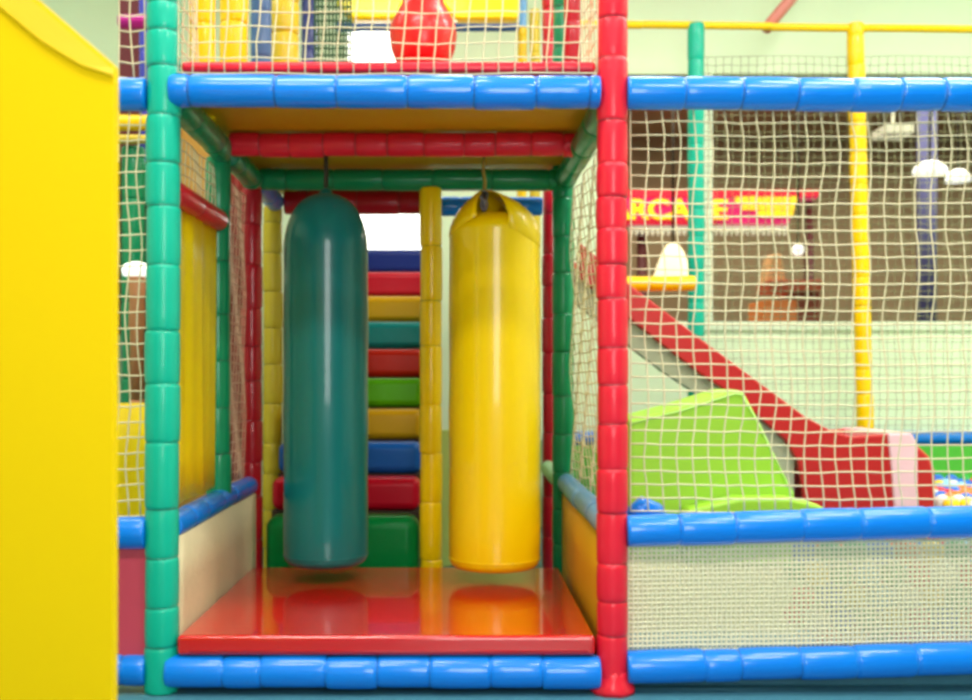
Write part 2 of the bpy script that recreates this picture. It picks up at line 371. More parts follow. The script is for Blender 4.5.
# inner frame
XLs, XRs = -.795, .418
post(XLs-.014, Y1+.03, 0, 1.60, .042, GREEN, 'green foam-padded post halfway back along the yellow curtain side')
post(XLs, Y2, 0, 1.66, .04, DRED, 'dark red foam-padded post at the left of the coloured steps')
post(XRs-.006, Y2, 0, TOP, .042, GREEN, 'green foam-padded post behind the yellow bag by the pale net')
post(WX(431, 4.07), Y2, 0, 1.59, .043, YEL, 'yellow foam-padded post between the coloured steps and the yellow bag', step=.2)
post(WX(273.5, 4.6), Y3-.05, 0, 1.60, .042, OLIVE, 'dull yellow foam-padded post behind the teal bag')
post(XRs+.006, Y3+.1, 0, TOP, .04, DRED, 'dark red foam-padded post behind the right edge of the yellow bag')
rail((XL+.045, Y1-.03, 1.630), (XRs-.02, Y1-.03, 1.630), .040, RED, 'red foam-padded rail under the yellow deck', step=.115)
rail((XLs+.03, Y2, 1.622), (XRs-.03, Y2, 1.622), .041, GREEN, 'dark green foam-padded rail under the deck behind the bag straps', step=.2)
rail((XLs+.01, .05, 1.618), (XLs+.01, Y1-.01, 1.618), .042, GREEN, 'green foam-padded side rail under the deck near the teal post', step=.3)
rail((XLs+.01, Y1+.07, 1.618), (XLs+.01, Y2-.045, 1.618), .042, GREEN, 'short green foam-padded side rail under the deck above the red post', step=.3)
rail((XRs+.0, .05, 1.618), (XRs, Y2-.045, 1.618), .042, GREEN, 'green foam-padded side rail under the deck beside the pale net', step=.3)
rail((XLs+.01, Y2+.045, 1.618), (XLs+.01, Y3-.1, 1.618), .042, BLUE, 'dark corner blue padded side rail above the dull yellow post', step=.3)
rail((-.75, Y3-.06, 1.618), (-.11, Y3-.06, 1.618), .054, DRED, 'dark red foam-padded rail above the bright window', step=.2)
rail((-.07, Y3+.02, 1.615), (XRs-.04, Y3+.02, 1.615), .042, BLUE, 'blue foam-padded rail seen behind the yellow bag straps', step=.2)
rail((XLs, .05, 1.372), (XLs, Y1-.02, 1.378), .035, RED, 'red foam-padded bar topping the yellow side curtain', step=.4)
rail((XLs, .05, FZ(530)), (XLs, Y2-.045, FZ(530)+.005), .036, BLUE, 'blue foam-padded side rail between teal post and dark red post', step=.2)
rail((XRs, .05, FZ(528)), (XRs, Y2-.045, FZ(528)+.01), .036, LBLUE, 'faded blue foam-padded side rail beside the yellow bag', step=.3)
rail((XRs-.01, Y2+.045, FZ(528)), (XRs-.01, Y3+.06, FZ(528)+.01), .034, mat('pale green foam', (150, 200, 150), .4), 'short pale green foam-padded rail behind the yellow bag', step=.3)

# deck, mats
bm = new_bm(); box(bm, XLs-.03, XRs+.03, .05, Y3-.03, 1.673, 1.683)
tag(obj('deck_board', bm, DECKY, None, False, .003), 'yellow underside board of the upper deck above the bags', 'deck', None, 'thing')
bm = new_bm(); box(bm, XL+.05, XR-.045, .0, Y3-.03, 1.684, 1.712)
tag(obj('deck_mat', bm, RED, None, True, .01), 'thin red mat on the upper deck showing above the blue rail', 'mat', None, 'thing')
fm = empty('floor_mat'); tag(fm, 'glossy red floor mat under the hanging bags', 'mat')
bm = new_bm(); box(bm, XL+.047, XR-.05, -.035, 1.0, .106, .160)
mp_ = obj('mat_pad', bm, MATR, fm, True, .012, 4)
bm = new_bm(); tube(bm, [(XL+.08, -.0355, .118), (XR-.07, -.0355, .118)], .0022, 6); obj('piping', bm, DRED, mp_)
rebase(fm, (-.2, .5, .106))
bm = new_bm(); box(bm, XL+.065, XR-.055, .06, .98, .0, .105); box(bm, -.08, XRs-.05, 1.0, 1.16, 0, .02)
tag(obj('mat_platform', bm, mat('dark plywood', (60, 40, 28), .8), None, False), 'dark platform under the red floor mat', 'platform', None, 'thing')

# side panels
bm = new_bm(); sheet(bm, lambda u, v: (XLs+.030+.002*math.sin(u*9), .0+u*(Y2-.1), .002+v*(.418-.002)), 12, 3, .004, (1, 0, 0))
tag(obj('cloth_barrier', bm, CREAM), 'cream cloth panel below the blue side rail beside the red mat', 'panel')
bm = new_bm(); sheet(bm, lambda u, v: (XRs-.012+.002*math.sin(u*9), .05+u*(Y2-.1), .002+v*(.41-.002)), 12, 3, .004, (-1, 0, 0))
tag(obj('cloth_barrier', bm, mat('ochre panel vinyl', (236, 172, 4), .6)), 'ochre yellow panel below the faded blue side rail', 'panel')
bm = new_bm(); sheet(bm, lambda u, v: (XLs-.01+.005*math.sin(u*12+v*1.5)*(1-.3*v)+.002*math.sin(u*31), .05+u*(Y1-.09), .49+v*(1.345-.49)), 60, 6, .004, (1, 0, 0))
tag(obj('side_curtain', bm, CURT), 'folded yellow curtain hanging from the red bar at the side of the bay', 'curtain')
# left bay panels
bm = new_bm(); box(bm, FX(40), XL-.045, -.004, .004, FZ(655), FZ(548)); tag(obj('vinyl_barrier', bm, ROSE, None, False), 'rose red panel low between yellow pad and teal post', 'panel')
dd = 3.6
bm = new_bm(); sheet(bm, lambda u, v: (WX(60,dd)+u*(WX(165,dd)-WX(60,dd)), dd-CAMD+.006*math.sin(u*20), v*WZ(403,dd)), 30, 4, .01, (0, 1, 0))
tag(obj('padded_screen', bm, CURT), 'yellow panel standing behind the net between yellow pad and teal post', 'panel')

bm = new_bm(); box(bm, -.13, XRs-.06, Y3+.12, Y3+.15, 0, .62)
tag(obj('low_barrier', bm, mat('pale lime vinyl', (206, 222, 120), .5), None, False, .008), 'pale lime low barrier behind the yellow bag', 'barrier')
# ------------------------------------------------------------------ steps: climbing padded blocks
HUES = [((0, 140, 62), 'green'), ((206, 10, 40), 'crimson'), ((24, 92, 176), 'blue'), ((214, 158, 16), 'amber yellow'), ((92, 176, 16), 'lime green'),
        ((214, 40, 20), 'orange red'), ((16, 132, 128), 'teal'), ((212, 160, 10), 'golden yellow'), ((190, 26, 44), 'dark red'), ((26, 46, 120), 'navy blue')]
LAB = ['lowest green padded step rising from the red mat', 'crimson padded step, second from the bottom, above the green one', 'blue padded step between crimson and amber steps',
       'amber yellow padded step between blue and lime steps', 'lime green padded step in the middle of the flight', 'orange red padded step just above the lime step',
       'teal padded step between orange red and golden steps', 'golden yellow padded step between teal and dark red steps', 'dark red padded step just below the navy step', 'navy blue padded step, topmost, below the bright window']
for n_ in range(10):
    z1 = .32+.1337*n_; z0 = 0 if n_ == 0 else z1-.13
    y0 = Y2-.045+.015+.152*n_; y1 = y0+.30
    if n_ == 0: y1 = y0+.15
    zlow = .0 if n_ == 0 else z0
    bm = new_bm(); box(bm, -.742, -.148, y0, y0+.149 if n_ < 9 else y0+.3, max(zlow, 0), z1)
    o = obj('padded_step', bm, vinyl('step vinyl ' + HUES[n_][1], tuple(int(q*.92) for q in HUES[n_][0]), .3, coat=.06, spec=.15), None, True, .034 if n_ else .05, 6)
    tag(o, LAB[n_], 'step', 'padded steps of the climbing flight')
# wooden support wedge beneath the flight (solid, hidden by the steps)
bm = new_bm()
pr = []
for n_ in range(1, 10):
    y0 = Y2-.03+.152*n_
    box(bm, -.74, -.15, y0+.002, y0+(.147 if n_ < 9 else .29), 0, .32+.1337*n_-.1315)
tag(obj('step_platform', bm, mat('dark plywood', (60, 40, 28), .8), None, False), 'dark stepped base carrying the padded steps', 'base', None, 'thing')

# ------------------------------------------------------------------ hanging bags
def bag(name, cx, cy, r, z0, z1, m, label, dome, sq=1.0):
    root = empty(name); tag(root, label, 'punching bag')
    bm = new_bm(); e = .035
    prof = [(r*.2, z0+.0), (r-e*1.1, z0+.001)]
    for k in range(1, 6):
        t = k/5*PI/2; prof.append((r-e+e*math.sin(t), z0+e-e*math.cos(t)))
    zz = z0+e; H = z1-dome-zz
    for k in range(1, 12): prof.append((r*(1+.008*math.sin(k*1.7)), zz+H*k/11))
    for k in range(1, 12):
        t = k/12*PI/2; prof.append((r*math.cos(t)**.8, z1-dome+dome*math.sin(t)))
    lathe(bm, prof, 48, cx, cy)
    bmesh.ops.remove_doubles(bm, verts=bm.verts, dist=1e-5)
    bb_ = obj('bag_body', bm, m, root)
    bm = new_bm()   # vertical welt at the back and bottom piping
    tube(bm, [(cx+math.cos(2*PI*k/48)*(r-.0), cy+math.sin(2*PI*k/48)*(r-.0), z0+e) for k in range(49)], .0025, 6, False)
    obj('piping', bm, m, bb_)
    return root
BY = .765; bd = BY+CAMD
BTX, BYX = WX(326, bd), WX(494.5, bd)
bt = bag('punching_bag', BTX, BY, .1445, WZ(571, bd-.14)+.0, WZ(194, bd), BAGT, 'tall teal punching bag hanging in front of the coloured steps', .20)
# teal bag top: folded gather and chain
bm = new_bm(); zt_ = WZ(194, bd)
tube(bm, [(BTX, BY, zt_-.02), (BTX, BY, 1.672)], .008, 8); obj('hanging_cord', bm, DARK, bt)
bm = new_bm(); lathe(bm, [(.035, zt_-.022), (.03, zt_-.004), (.018, zt_+.012), (.008, zt_+.02)], 20, BTX, BY); obj('top_gather', bm, BAGT, bt)
rebase(bt, (BTX, BY, .2))
zt_ = WZ(213, bd)
by = bag('punching_bag', BYX, BY, .1565, WZ(575, bd-.15), zt_, BAGY, 'tall yellow punching bag hanging beside the yellow post', .07)
hz = WZ(191, bd)
hx = WX(484, bd)
def flap(bm, a0, a1, zrim, top, bulge):
    """one side of the tarpaulin cover, gathered from the rim of the bag up to the knot"""
    NU, NV = 14, 8; G = []
    for side in (0, 1):
        g = []
        for i in range(NU+1):
            a = math.radians(a0+(a1-a0)*i/NU); e = math.sin(i/NU*PI)
            P0 = Vector((BYX+math.cos(a)*.158, BY+math.sin(a)*.158, zrim-.05*e)); P1 = Vector((hx+math.cos(a)*.012, BY+math.sin(a)*.012, top))
            row = []
            for j in range(NV+1):
                t = j/NV; p = P0.lerp(P1, t); out = Vector((math.cos(a), math.sin(a), .9)).normalized()
                p = p+out*(bulge*math.sin(PI*t**.8)) - out*(.003*side) + Vector((0, 0, .004*math.sin(i*2.1)*t))
                row.append(bm.verts.new(p))
            g.append(row)
        G.append(g)
    A, B = G
    for i in range(NU):
        for j in range(NV):
            bm.faces.new((A[i][j], A[i+1][j], A[i+1][j+1], A[i][j+1])); bm.faces.new((B[i][j], B[i][j+1], B[i+1][j+1], B[i+1][j]))
        bm.faces.new((A[i][0], B[i][0], B[i+1][0], A[i+1][0])); bm.faces.new((A[i][NV], A[i+1][NV], B[i+1][NV], B[i][NV]))
    for j in range(NV):
        bm.faces.new((A[0][j], A[0][j+1], B[0][j+1], B[0][j])); bm.faces.new((A[NU][j], B[NU][j], B[NU][j+1], A[NU][j+1]))
bm = new_bm(); flap(bm, 118, 246, zt_-.03, hz, .022); obj('top_flap', bm, BAGY, by)
bm = new_bm(); flap(bm, -74, 62, zt_-.07, hz, .055); obj('top_flap', bm, BAGY, by)
bm = new_bm(); flap(bm, 58, 122, zt_-.03, hz, .02); obj('top_flap', bm, BAGY, by)
bm = new_bm(); tube(bm, [(hx, BY, hz-.012), (hx+.003, BY, hz+.03), (hx-.002, BY, hz+.07), (hx, BY, 1.672)], .006, 8); obj('hanging_cord', bm, mat('old yellow cord', (150, 126, 40), .7), by)
bm = new_bm()
for k in range(2): tube(bm, [(hx+math.cos(2*PI*q/16)*.012, BY-.02, hz-.02-k*.03+math.sin(2*PI*q/16)*.018) for q in range(17)], .003, 6, False)
tube(bm, [(hx, BY, zt_-.01), (hx, BY-.01, hz)], .008, 8)
obj('shackle', bm, METAL, by)
rebase(by, (BYX, BY, .2))
# red pear bag on the upper deck
d = 3.75; cx, cy = WX(423, d), d-CAMD
rb = empty('pear_bag'); tag(rb, 'red pear shaped punching bag hanging over the upper deck', 'punching bag')
bm = new_bm(); zz0 = WZ(66, d)
lathe(bm, [(.03, zz0-.006), (.08, zz0), (.1, zz0+.02), (.115, zz0+.06), (.121, zz0+.11), (.116, zz0+.145), (.097, zz0+.18), (.075, zz0+.22), (.066, zz0+.28), (.058, zz0+.36), (.045, zz0+.44), (.02, zz0+.5)], 40, cx, cy)
obj('bag_body', bm, BAGR, rb)
bm = new_bm(); tube(bm, [(cx, cy, zz0+.49), (cx, cy, 3.49)], .008, 8); obj('hanging_cord', bm, DARK, rb)
rebase(rb, (cx, cy, zz0))

# ------------------------------------------------------------------ upper deck furnishings
zd = 1.66
def upost(px, d, r, m, label, z0=zd, z1=2.75, **k): return padded('padded_post', (WX(px, d), d-CAMD, z0), (WX(px, d), d-CAMD, z1), r, m, label, 'post', **k)
upost(202, 3.3, .040, YEL, 'yellow upright roller on the upper deck nearest the teal post', ties=False)
upost(234, 3.78, .050, YEL, 'second yellow upright roller on the upper deck, beside the blue one', ties=False)
upost(261, 4.26, .042, vinyl('slate blue foam', (70, 104, 150)), 'slate blue upright roller on the upper deck', ties=False)
upost(284, 4.56, .066, OLIVE, 'wide olive yellow upright roller on the upper deck', ties=False)
upost(309, 5.7, .042, vinyl('indigo foam', (60, 70, 140)), 'thin indigo post behind the upper deck, beside the dark green mesh', z0=0, z1=3.4, ties=False)
upost(572, 3.75, .03, DRED, 'dark red post on the upper deck nearest the bright red post', ties=False)
upost(535, 5.4, .028, OLIVE, 'olive yellow post rising behind the right end of the upper deck', z0=0, ties=False)
upost(522, 5.7, .026, YEL, 'thin bright yellow post behind the upper deck under the light blue pole', z0=0, z1=WZ(28, 5.7), ties=False)
upost(523, 5.7, .02, vinyl('light blue foam', (120, 180, 236)), 'light blue pole on top of the thin yellow post', z0=WZ(27.5, 5.7), z1=3.3, ties=False)
rail((WX(335,5.6), 5.6-CAMD, WZ(27,5.6)), (WX(519,5.6), 5.6-CAMD, WZ(27,5.6)), .026, vinyl('navy foam', (40, 84, 150)), 'navy blue rail behind the red pear bag', step=.3, ties=False)
d = 4.8
for a_, b_, lab in ((336, 404, 'bright yellow padded baffle left of the red pear bag'), (441, 519, 'bright yellow padded baffle right of the red pear bag')):
    bm = new_bm(); prism_xz(bm, [(WX(a_+14,d), WZ(19,d)), (WX(b_,d), WZ(19,d)), (WX(b_,d), WZ(-60,d)), (WX(a_-4,d), WZ(-60,d)), (WX(a_,d), WZ(4,d))], d-CAMD, d-CAMD+.08)
    bo = obj('padded_baffle', bm, vinyl('bright yellow vinyl', (255, 236, 20)), None, True, .02); tag(bo, lab, 'baffle')
    for q in (.2, .8):
        bm = new_bm(); xx = WX(a_+(b_-a_)*q, d); tube(bm, [(xx, d-CAMD+.04, WZ(-58,d)), (xx, d-CAMD+.04, 3.5)], .006, 6); obj('hanging_cord', bm, DARK, bo)
# green mesh screen behind deck
d = 4.55
net('mesh_screen', lambda u, v: (WX(315,d)+u*.0155, d-CAMD, 1.713+v*.03), 10, 30, .0045, mat('dark green mesh cord', (50, 90, 56), .8), 'dark green mesh screen beside the bright window above the deck', .05)

# ------------------------------------------------------------------ safety nets
P = .0432
def front_net(x0, z0, nu, nv, pu, pv, lab, m=NET, rad=.0022, y=.004, name='safety_net', jit=.05):
    ph = random.uniform(0, 6)
    return net(name, lambda u, v: (x0+u*pu+.006*math.sin(v*.7+ph)*min(1, u, nu-u if nu-u > 0 else 0), y+.006*math.sin(u*.8+v*.5), z0+v*pv-.005*math.sin(u/nu*PI)), nu, nv, rad, m, lab, jit)
xr0 = XR+.05
front_net(xr0, .49, 25, 30, P, (1.585-.49)/30, 'cream knotted net between the red post and ball pit rails', rad=.0021)
front_net(XL+.05, 1.672, 26, 24, (XR-.045-XL-.05)/26, .0415, 'cream knotted net guarding the front of the upper deck', y=-.03, rad=.0019)
front_net(FX(60), .48, 9, 26, .0305, .0425, 'narrow cream net between yellow pad and teal post', rad=.0022)
front_net(FX(118), 1.67, 2, 12, .036, .0425, 'narrow cream net high above the short blue rail', rad=.0022)
# side nets of the bay
net('side_net', lambda u, v: (XRs+.025+.01*math.sin(v*.5+u*.8), .05+u*.0375, .475+v*.036), 30, 30, .0022, NET, 'pale net closing the right side of the bag bay')
net('side_net', lambda u, v: (XLs-.02+.004*math.sin(v*.5+u), Y1+.09+u*.037, .475+v*.036), 11, 30, .0022, mat('pinkish cord', (216, 168, 140), .7), 'dull pink net between green post and dark red post')
net('side_net', lambda u, v: (XLs-.005+.004*math.sin(v*.5+u), .05+u*.040, 1.415+v*.033), 14, 4, .0022, NET, 'short cream net above the red bar and yellow curtain')
net('side_net', lambda u, v: (XR-.03+.004*math.sin(v*.5+u), .05+u*.0432, 1.72+v*.0415), 8, 23, .0022, NET, 'cream net closing the right side of the upper deck')
net('side_net', lambda u, v: (XLs-.005+.004*math.sin(v*.5+u), .05+u*.0432, 1.72+v*.0415), 8, 23, .0022, NET, 'cream net closing the side of the upper deck by the teal post')
# far net behind the pit
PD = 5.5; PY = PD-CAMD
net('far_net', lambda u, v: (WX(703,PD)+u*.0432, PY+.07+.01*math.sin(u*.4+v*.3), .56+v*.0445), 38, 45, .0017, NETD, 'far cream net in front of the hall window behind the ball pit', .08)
# back of the left bay
dd = 4.6; yb = dd-CAMD
bm = new_bm(); sheet(bm, lambda u, v: (-1.03+u*.14, yb+.012*math.sin(u*22), .05+v*1.9), 36, 4, .006, (0, 1, 0)); tag(obj('back_curtain', bm, mat('rust red cloth', (150, 50, 40), .7)), 'rust red curtain seen through the dull pink net', 'curtain')
bm = new_bm(); box(bm, -1.26, -1.06, yb, yb+.03, 0, 1.95); tag(obj('backing_board', bm, mat('ochre board', (200, 150, 60), .6), None, False), 'ochre board seen through the short net above the red bar', 'panel')
bm = new_bm(); box(bm, -2.1, -1.27, yb, yb+.03, .0, WZ(335, dd)); tag(obj('backing_board', bm, mat('grey green panel', (128, 150, 122), .6), None, False), 'grey green panel behind the narrow net', 'panel')
bm = new_bm(); box(bm, -2.1, -1.27, yb+.04, yb+.07, 0, WZ(160, dd)); tag(obj('backing_board', bm, mat('dark brown panel', (84, 60, 44), .7), None, False), 'dark brown panel behind the grey green one', 'panel')
rail((-2.0, yb-.05, WZ(126, dd)), (-1.2, yb-.05, WZ(126, dd)), .034, YEL, 'yellow padded bar behind the narrow net', step=.25, ties=False)
post(WX(137, dd), yb-.05, 0, WZ(150, dd), .05, GREEN, 'green foam-padded post standing behind the narrow net', ties=False)
bm = new_bm(); tube(bm, [(WX(137,dd-.3), yb-.34, WZ(330,dd-.3)), (WX(137,dd-.3), yb-.34, WZ(280,dd-.3))], [.03, .038], 16)
rail((-2.0, yb-.12, WZ(146, dd)), (-1.2, yb-.12, WZ(146, dd)), .02, OLIVE, 'thin olive bar below the yellow bar behind the narrow net', step=.3, ties=False)
bm.free()
wl = empty('wall_lamp'); tag(wl, 'small white glowing lamp behind the narrow net by the teal post', 'lamp')
bm = new_bm(); lathe(bm, [(.055, WZ(276,4.2)), (.06, WZ(270,4.2)), (.05, WZ(265,4.2)), (.02, WZ(262,4.2))], 20, WX(137,4.2), 4.2-CAMD); obj('lamp_shade', bm, COOL, wl)
bm = new_bm(); lathe(bm, [(.03, WZ(400,4.2)), (.028, WZ(330,4.2)), (.034, WZ(326,4.2)), (.03, WZ(300,4.2)), (.036, WZ(277,4.2))], 20, WX(137,4.2), 4.2-CAMD); obj('lamp_stem', bm, mat('tan wood', (196, 130, 84), .6), wl)
bm = new_bm(); lathe(bm, [(.05, 0), (.05, .03), (.03, .05), (.03, WZ(400,4.2))], 20, WX(137,4.2), 4.2-CAMD); obj('lamp_base', bm, mat('tan wood', (196, 130, 84), .6), wl)
rebase(wl, (WX(137,4.2), 4.2-CAMD, 0))
d = 4.4
PUR = vinyl('magenta vinyl', (176, 30, 130)); VIO = vinyl('violet blue vinyl', (70, 70, 180))
rail((WX(119,d), d-CAMD, WZ(22,d)), (WX(150,d), d-CAMD, WZ(22,d)), .032, PUR, 'magenta padded bar high behind the narrow net', step=.3, ties=False)
post(WX(146, d+.3), d-CAMD+.32, 0, TOP, .035, VIO, 'violet blue post high behind the narrow net', ties=False)
bm = new_bm(); box(bm, WX(119,4.9), WX(141,4.9), 4.9-CAMD, 4.9-CAMD+.03, 0, 3.3); tag(obj('maroon_board', bm, mat('maroon panel', (96, 24, 30), .7), None, False), 'maroon panel behind the magenta bar', 'panel')

# ------------------------------------------------------------------ ball pit front mesh, ball pit
x0 = XR+.045; zA, zB = FZ(650), FZ(545)
nu = 90; nv = 24
mp = net('mesh_barrier', lambda u, v: (x0+u*.0127, .01+.003*math.sin(u*.12), (FZ(652))+v*(.310)/nv+.024*(u*.0127)/1.1*.9), nu, nv, .0040, NETF, 'fine cream mesh panel in front of the ball pit', .0)
# pit floor and rear wall
bm = new_bm(); box(bm, 2.1, 3.6, 1.45, 2.6, 0, .27); box(bm, 2.1, 3.6, 2.72, 2.95, 0, .27)
tag(obj('ball_platform', bm, mat('pale foam base', (206, 210, 170), .7), None, False), 'pale foam base under the balls of the pit', 'base', None, 'thing')
bm = new_bm(); box(bm, .5, 4.0, PY+.33, PY+.37, 0, WZ(444,6.0)); tag(obj('pit_padding', bm, vinyl('grass green vinyl', (84, 190, 62)), None, False), 'green panel under the far blue rail of the ball pit', 'panel')
rail((.5, 3.13, WZ(438,6.0)), (4.1, 3.13, WZ(438,6.0)), .042, BLUE, 'blue padded rail along the back wall of the ball pit', step=.25, ties=False)
# posts and poles of the far frame
post(WX(696,PD), PY, 0, WZ(24,PD), .043, TEAL, 'teal padded post rising behind the slide', ties=False)
padded('padded_post', (WX(868,PD), PY, 0), (WX(855,PD), PY, WZ(24,PD)), .044, YEL, 'yellow padded post standing behind the slide end', 'post', ties=False)
rail((WX(560,PD), PY, WZ(24,PD)), (WX(1100,PD), PY, WZ(31,PD)), .02, YEL, 'thin yellow pole running along the top of the far net', step=.6, ties=False)
d = 4.9
rail((WX(600,d), d-CAMD, WZ(284,d)), (WX(695,d), d-CAMD, WZ(283,d)), .036, YEL, 'short yellow padded bar above the top of the red slide', step=.5, ties=False)
bm = new_bm(); tube(bm, [(WX(764,5.55), 5.52-CAMD, WZ(29,5.52)), (WX(800,5.6), 5.6-CAMD, WZ(-12,5.6)), (WX(860,5.6), 5.6-CAMD+.1, 3.5)], .03, 14)
tag(obj('diagonal_pole', bm, mat('faded red foam', (214, 130, 116), .5)), 'faded red pole slanting up from the thin yellow pole', 'pole')

# slide
D = 4.55; sy = D-CAMD
def S(px, py): return (WX(px, D), WZ(py, D))
sl = empty('slide'); tag(sl, 'red slide coming down to the ball pit behind the lime foam ramp', 'slide')
upper = [(580, 242), (600, 259), (632, 286), (665, 311), (700, 338), (740, 368), (775, 394), (806, 417), (832, 431), (852, 437), (890, 434), (905, 436)]
lower = [(580, 279), (600, 295), (632, 321), (665, 347), (700, 374), (735, 397), (762, 420), (785, 440), (798, 462), (803, 492), (806, 528), (905, 528)]
for k, yy in enumerate((sy, sy+.5)):
    bm = new_bm()
    th = .035
    A = []
    for (u, l) in zip(upper, lower):
        ux, uz = S(*u); lx, lz = S(*l)
        A.append([bm.verts.new((ux, yy, uz)), bm.verts.new((lx, yy, lz)), bm.verts.new((lx, yy+th, lz)), bm.verts.new((ux, yy+th, uz))])
    for i in range(len(A)-1):
        for q in range(4): bm.faces.new((A[i][q], A[i][(q+1)%4], A[i+1][(q+1)%4], A[i+1][q]))
    bm.faces.new(A[0][::-1]); bm.faces.new(A[-1])
    obj('side_wall', bm, SLIDER, sl, False, .008, 2)
bm = new_bm(); A = []
for (u, l) in zip(upper, lower):
    p = (l[0]*.65+u[0]*.35, l[1]*.65+u[1]*.35); q = (p[0]-2, p[1]+6)
    A.append([bm.verts.new((S(*p)[0], sy+.02, S(*p)[1])), bm.verts.new((S(*p)[0], sy+.52, S(*p)[1])), bm.verts.new((S(*q)[0], sy+.52, S(*q)[1])), bm.verts.new((S(*q)[0], sy+.02, S(*q)[1]))])
for i in range(len(A)-1):
    for q in range(4): bm.faces.new((A[i][q], A[i][(q+1)%4], A[i+1][(q+1)%4], A[i+1][q]))
bm.faces.new(A[0][::-1]); bm.faces.new(A[-1])
obj('slide_bed', bm, SLIDER, sl, False)
# grey underside beam
und = [(580, 278, 305), (600, 294, 320), (632, 320, 346), (665, 346, 371), (700, 373, 394), (735, 396, 420), (762, 419, 450), (785, 439, 485), (797, 461, 520)]
bm = new_bm(); A = []
for x, a_, b_ in und:
    (ux, uz), (lx, lz) = S(x, a_-1), S(x, b_)
    A.append([bm.verts.new((ux, sy+.04, uz)), bm.verts.new((lx, sy+.04, lz)), bm.verts.new((lx, sy+.12, lz)), bm.verts.new((ux, sy+.12, uz))])
for i in range(len(A)-1):
    for q in range(4): bm.faces.new((A[i][q], A[i][(q+1)%4], A[i+1][(q+1)%4], A[i+1][q]))
bm.faces.new(A[0][::-1]); bm.faces.new(A[-1]); obj('underside_panel', bm, SLIDEG, sl, False)
# rounded end
bm = new_bm(); e = [S(905, 438), S(918, 445), S(930, 456), S(936, 470), S(937, 500), S(935, 530), S(905, 530)]
prism_xz(bm, e, sy, sy+.535); obj('end_bumper', bm, SLIDER, sl, False, .02, 4)
bm = new_bm(); prism_xz(bm, [S(887, 433), S(911, 433), S(917, 445), S(917, 528), S(895, 528), S(891, 470)], sy-.012, sy+.548); obj('pink_band', bm, PINK, sl, False, .008, 2)
bm = new_bm(); tube(bm, [(S(780,0)[0], sy+.07, 0), (S(780,0)[0], sy+.07, S(0,460)[1])], .025, 10); tube(bm, [(S(780,0)[0], sy+.46, 0), (S(780,0)[0], sy+.46, S(0,460)[1])], .025, 10)
obj('support_frame', bm, mat('dark green frame paint', (40, 60, 44), .5), sl)
rebase(sl, (S(800,0)[0], sy, 0))

# lime ramp
rd = 3.5; ry = rd-CAMD
def Q(px, py, d=rd): return (WX(px, d), WZ(py, d))
rp = empty('foam_ramp'); tag(rp, 'lime green soft foam wedge leaning in front of the red slide', 'foam ramp')
bm = new_bm()
front = [Q(629,420), Q(680,407), Q(735,389.5), Q(744,391), Q(762,425), Q(782,468), Q(795,492), Q(795,560), Q(629,560)]
prism_xz(bm, front, ry, ry+.32)
wb_ = obj('wedge_body', bm, LIME, rp, True, .018, 4)
bm = new_bm()
prism_xz(bm, [Q(680,506), Q(730,494), Q(780,494), Q(805,500), Q(828,512), Q(828,560), Q(680,560)], ry-.12, ry-.005); obj('toe_flap', bm, LIME, rp, True, .015, 3)
bm = new_bm(); tube(bm, [(q[0], ry-.003, q[1]) for q in [Q(629,424), Q(680,411), Q(735,393.5), Q(742,395), Q(760,427), Q(779,468), Q(792,494)]], .003, 6); obj('edge_piping', bm, mat('pale lime piping', (206, 250, 140), .5), wb_)
rebase(rp, (Q(700,0)[0], ry+.2, 0))
bm = new_bm(); box(bm, xr0, 1.20, ry-.12, ry+.45, 0, WZ(560, rd)-.002)
tag(obj('pit_step', bm, mat('cream foam block', (226, 218, 160), .6), None, False, .01), 'cream foam block under the lime wedge behind the mesh', 'block', None, 'thing')
bm = new_bm(); lathe(bm, [(.02, .0), (.05, .02), (.06, .06), (.05, .1), (.02, .12)], 20, 0, 0)
bm.free()
bm = new_bm(); tube(bm, [(XR+.062, .08, FZ(512)-.03), (XR+.10, .08, FZ(512)), (XR+.13, .1, FZ(518)), (XR+.15, .12, FZ(525))], [.03, .036, .034, .028], 16)
tag(obj('rail_end', bm, BLUE), 'stub end of a blue padded tube peeping over the pit rail by the red post', 'rail')

# balls
BC = [((236, 40, 40), 'red'), ((250, 214, 20), 'yellow'), ((30, 110, 220), 'blue'), ((40, 170, 70), 'green'), ((244, 130, 40), 'orange'), ((240, 244, 236), 'white'), ((150, 210, 240), 'pale blue')]
bms = []
for rgb, nm in BC:
    b = new_bm(); bmesh.ops.create_uvsphere(b, u_segments=20, v_segments=12, radius=.035)
    me = bpy.data.meshes.new('pit ball ' + nm); b.to_mesh(me); b.free()
    for p in me.polygons: p.use_smooth = True
    me.materials.append(mat('ball plastic ' + nm, rgb, .35, .2)); bms.append(me)
rnd = random.Random(11)
def ball(x, y, z, ci, where):
    o = bpy.data.objects.new('pit_ball', bms[ci]); o.location = (x, y, z); o.rotation_euler = (rnd.random()*3, rnd.random()*3, 0); col.objects.link(o)
    nm = BC[ci][1]
    tag(o, '%s plastic ball %s' % (nm, where), 'ball', '%s balls %s' % (nm, where))
R_ = .035
bm = new_bm(); box(bm, XR+.05, 2.06, .045, .35, 0, .08)
tag(obj('foam_pad', bm, FLOOR, None, False, .01), 'low foam pad under the balls behind the fine mesh', 'pad', None, 'thing')
for row in range(5):
    for lay in range(1 if row < 0 else 2):
        for k in range(13):
            x = .97 + k*.0715 + (.035 if (row+lay) % 2 else 0); y = .085+lay*.064+rnd.uniform(-.0005, .0005); z = .08+R_+row*.0625
            if y > .14 and x < 1.3 : pass
            if rnd.random() < .0: continue
            ball(x, y, z, rnd.randrange(7), 'behind the fine mesh of the ball pit')
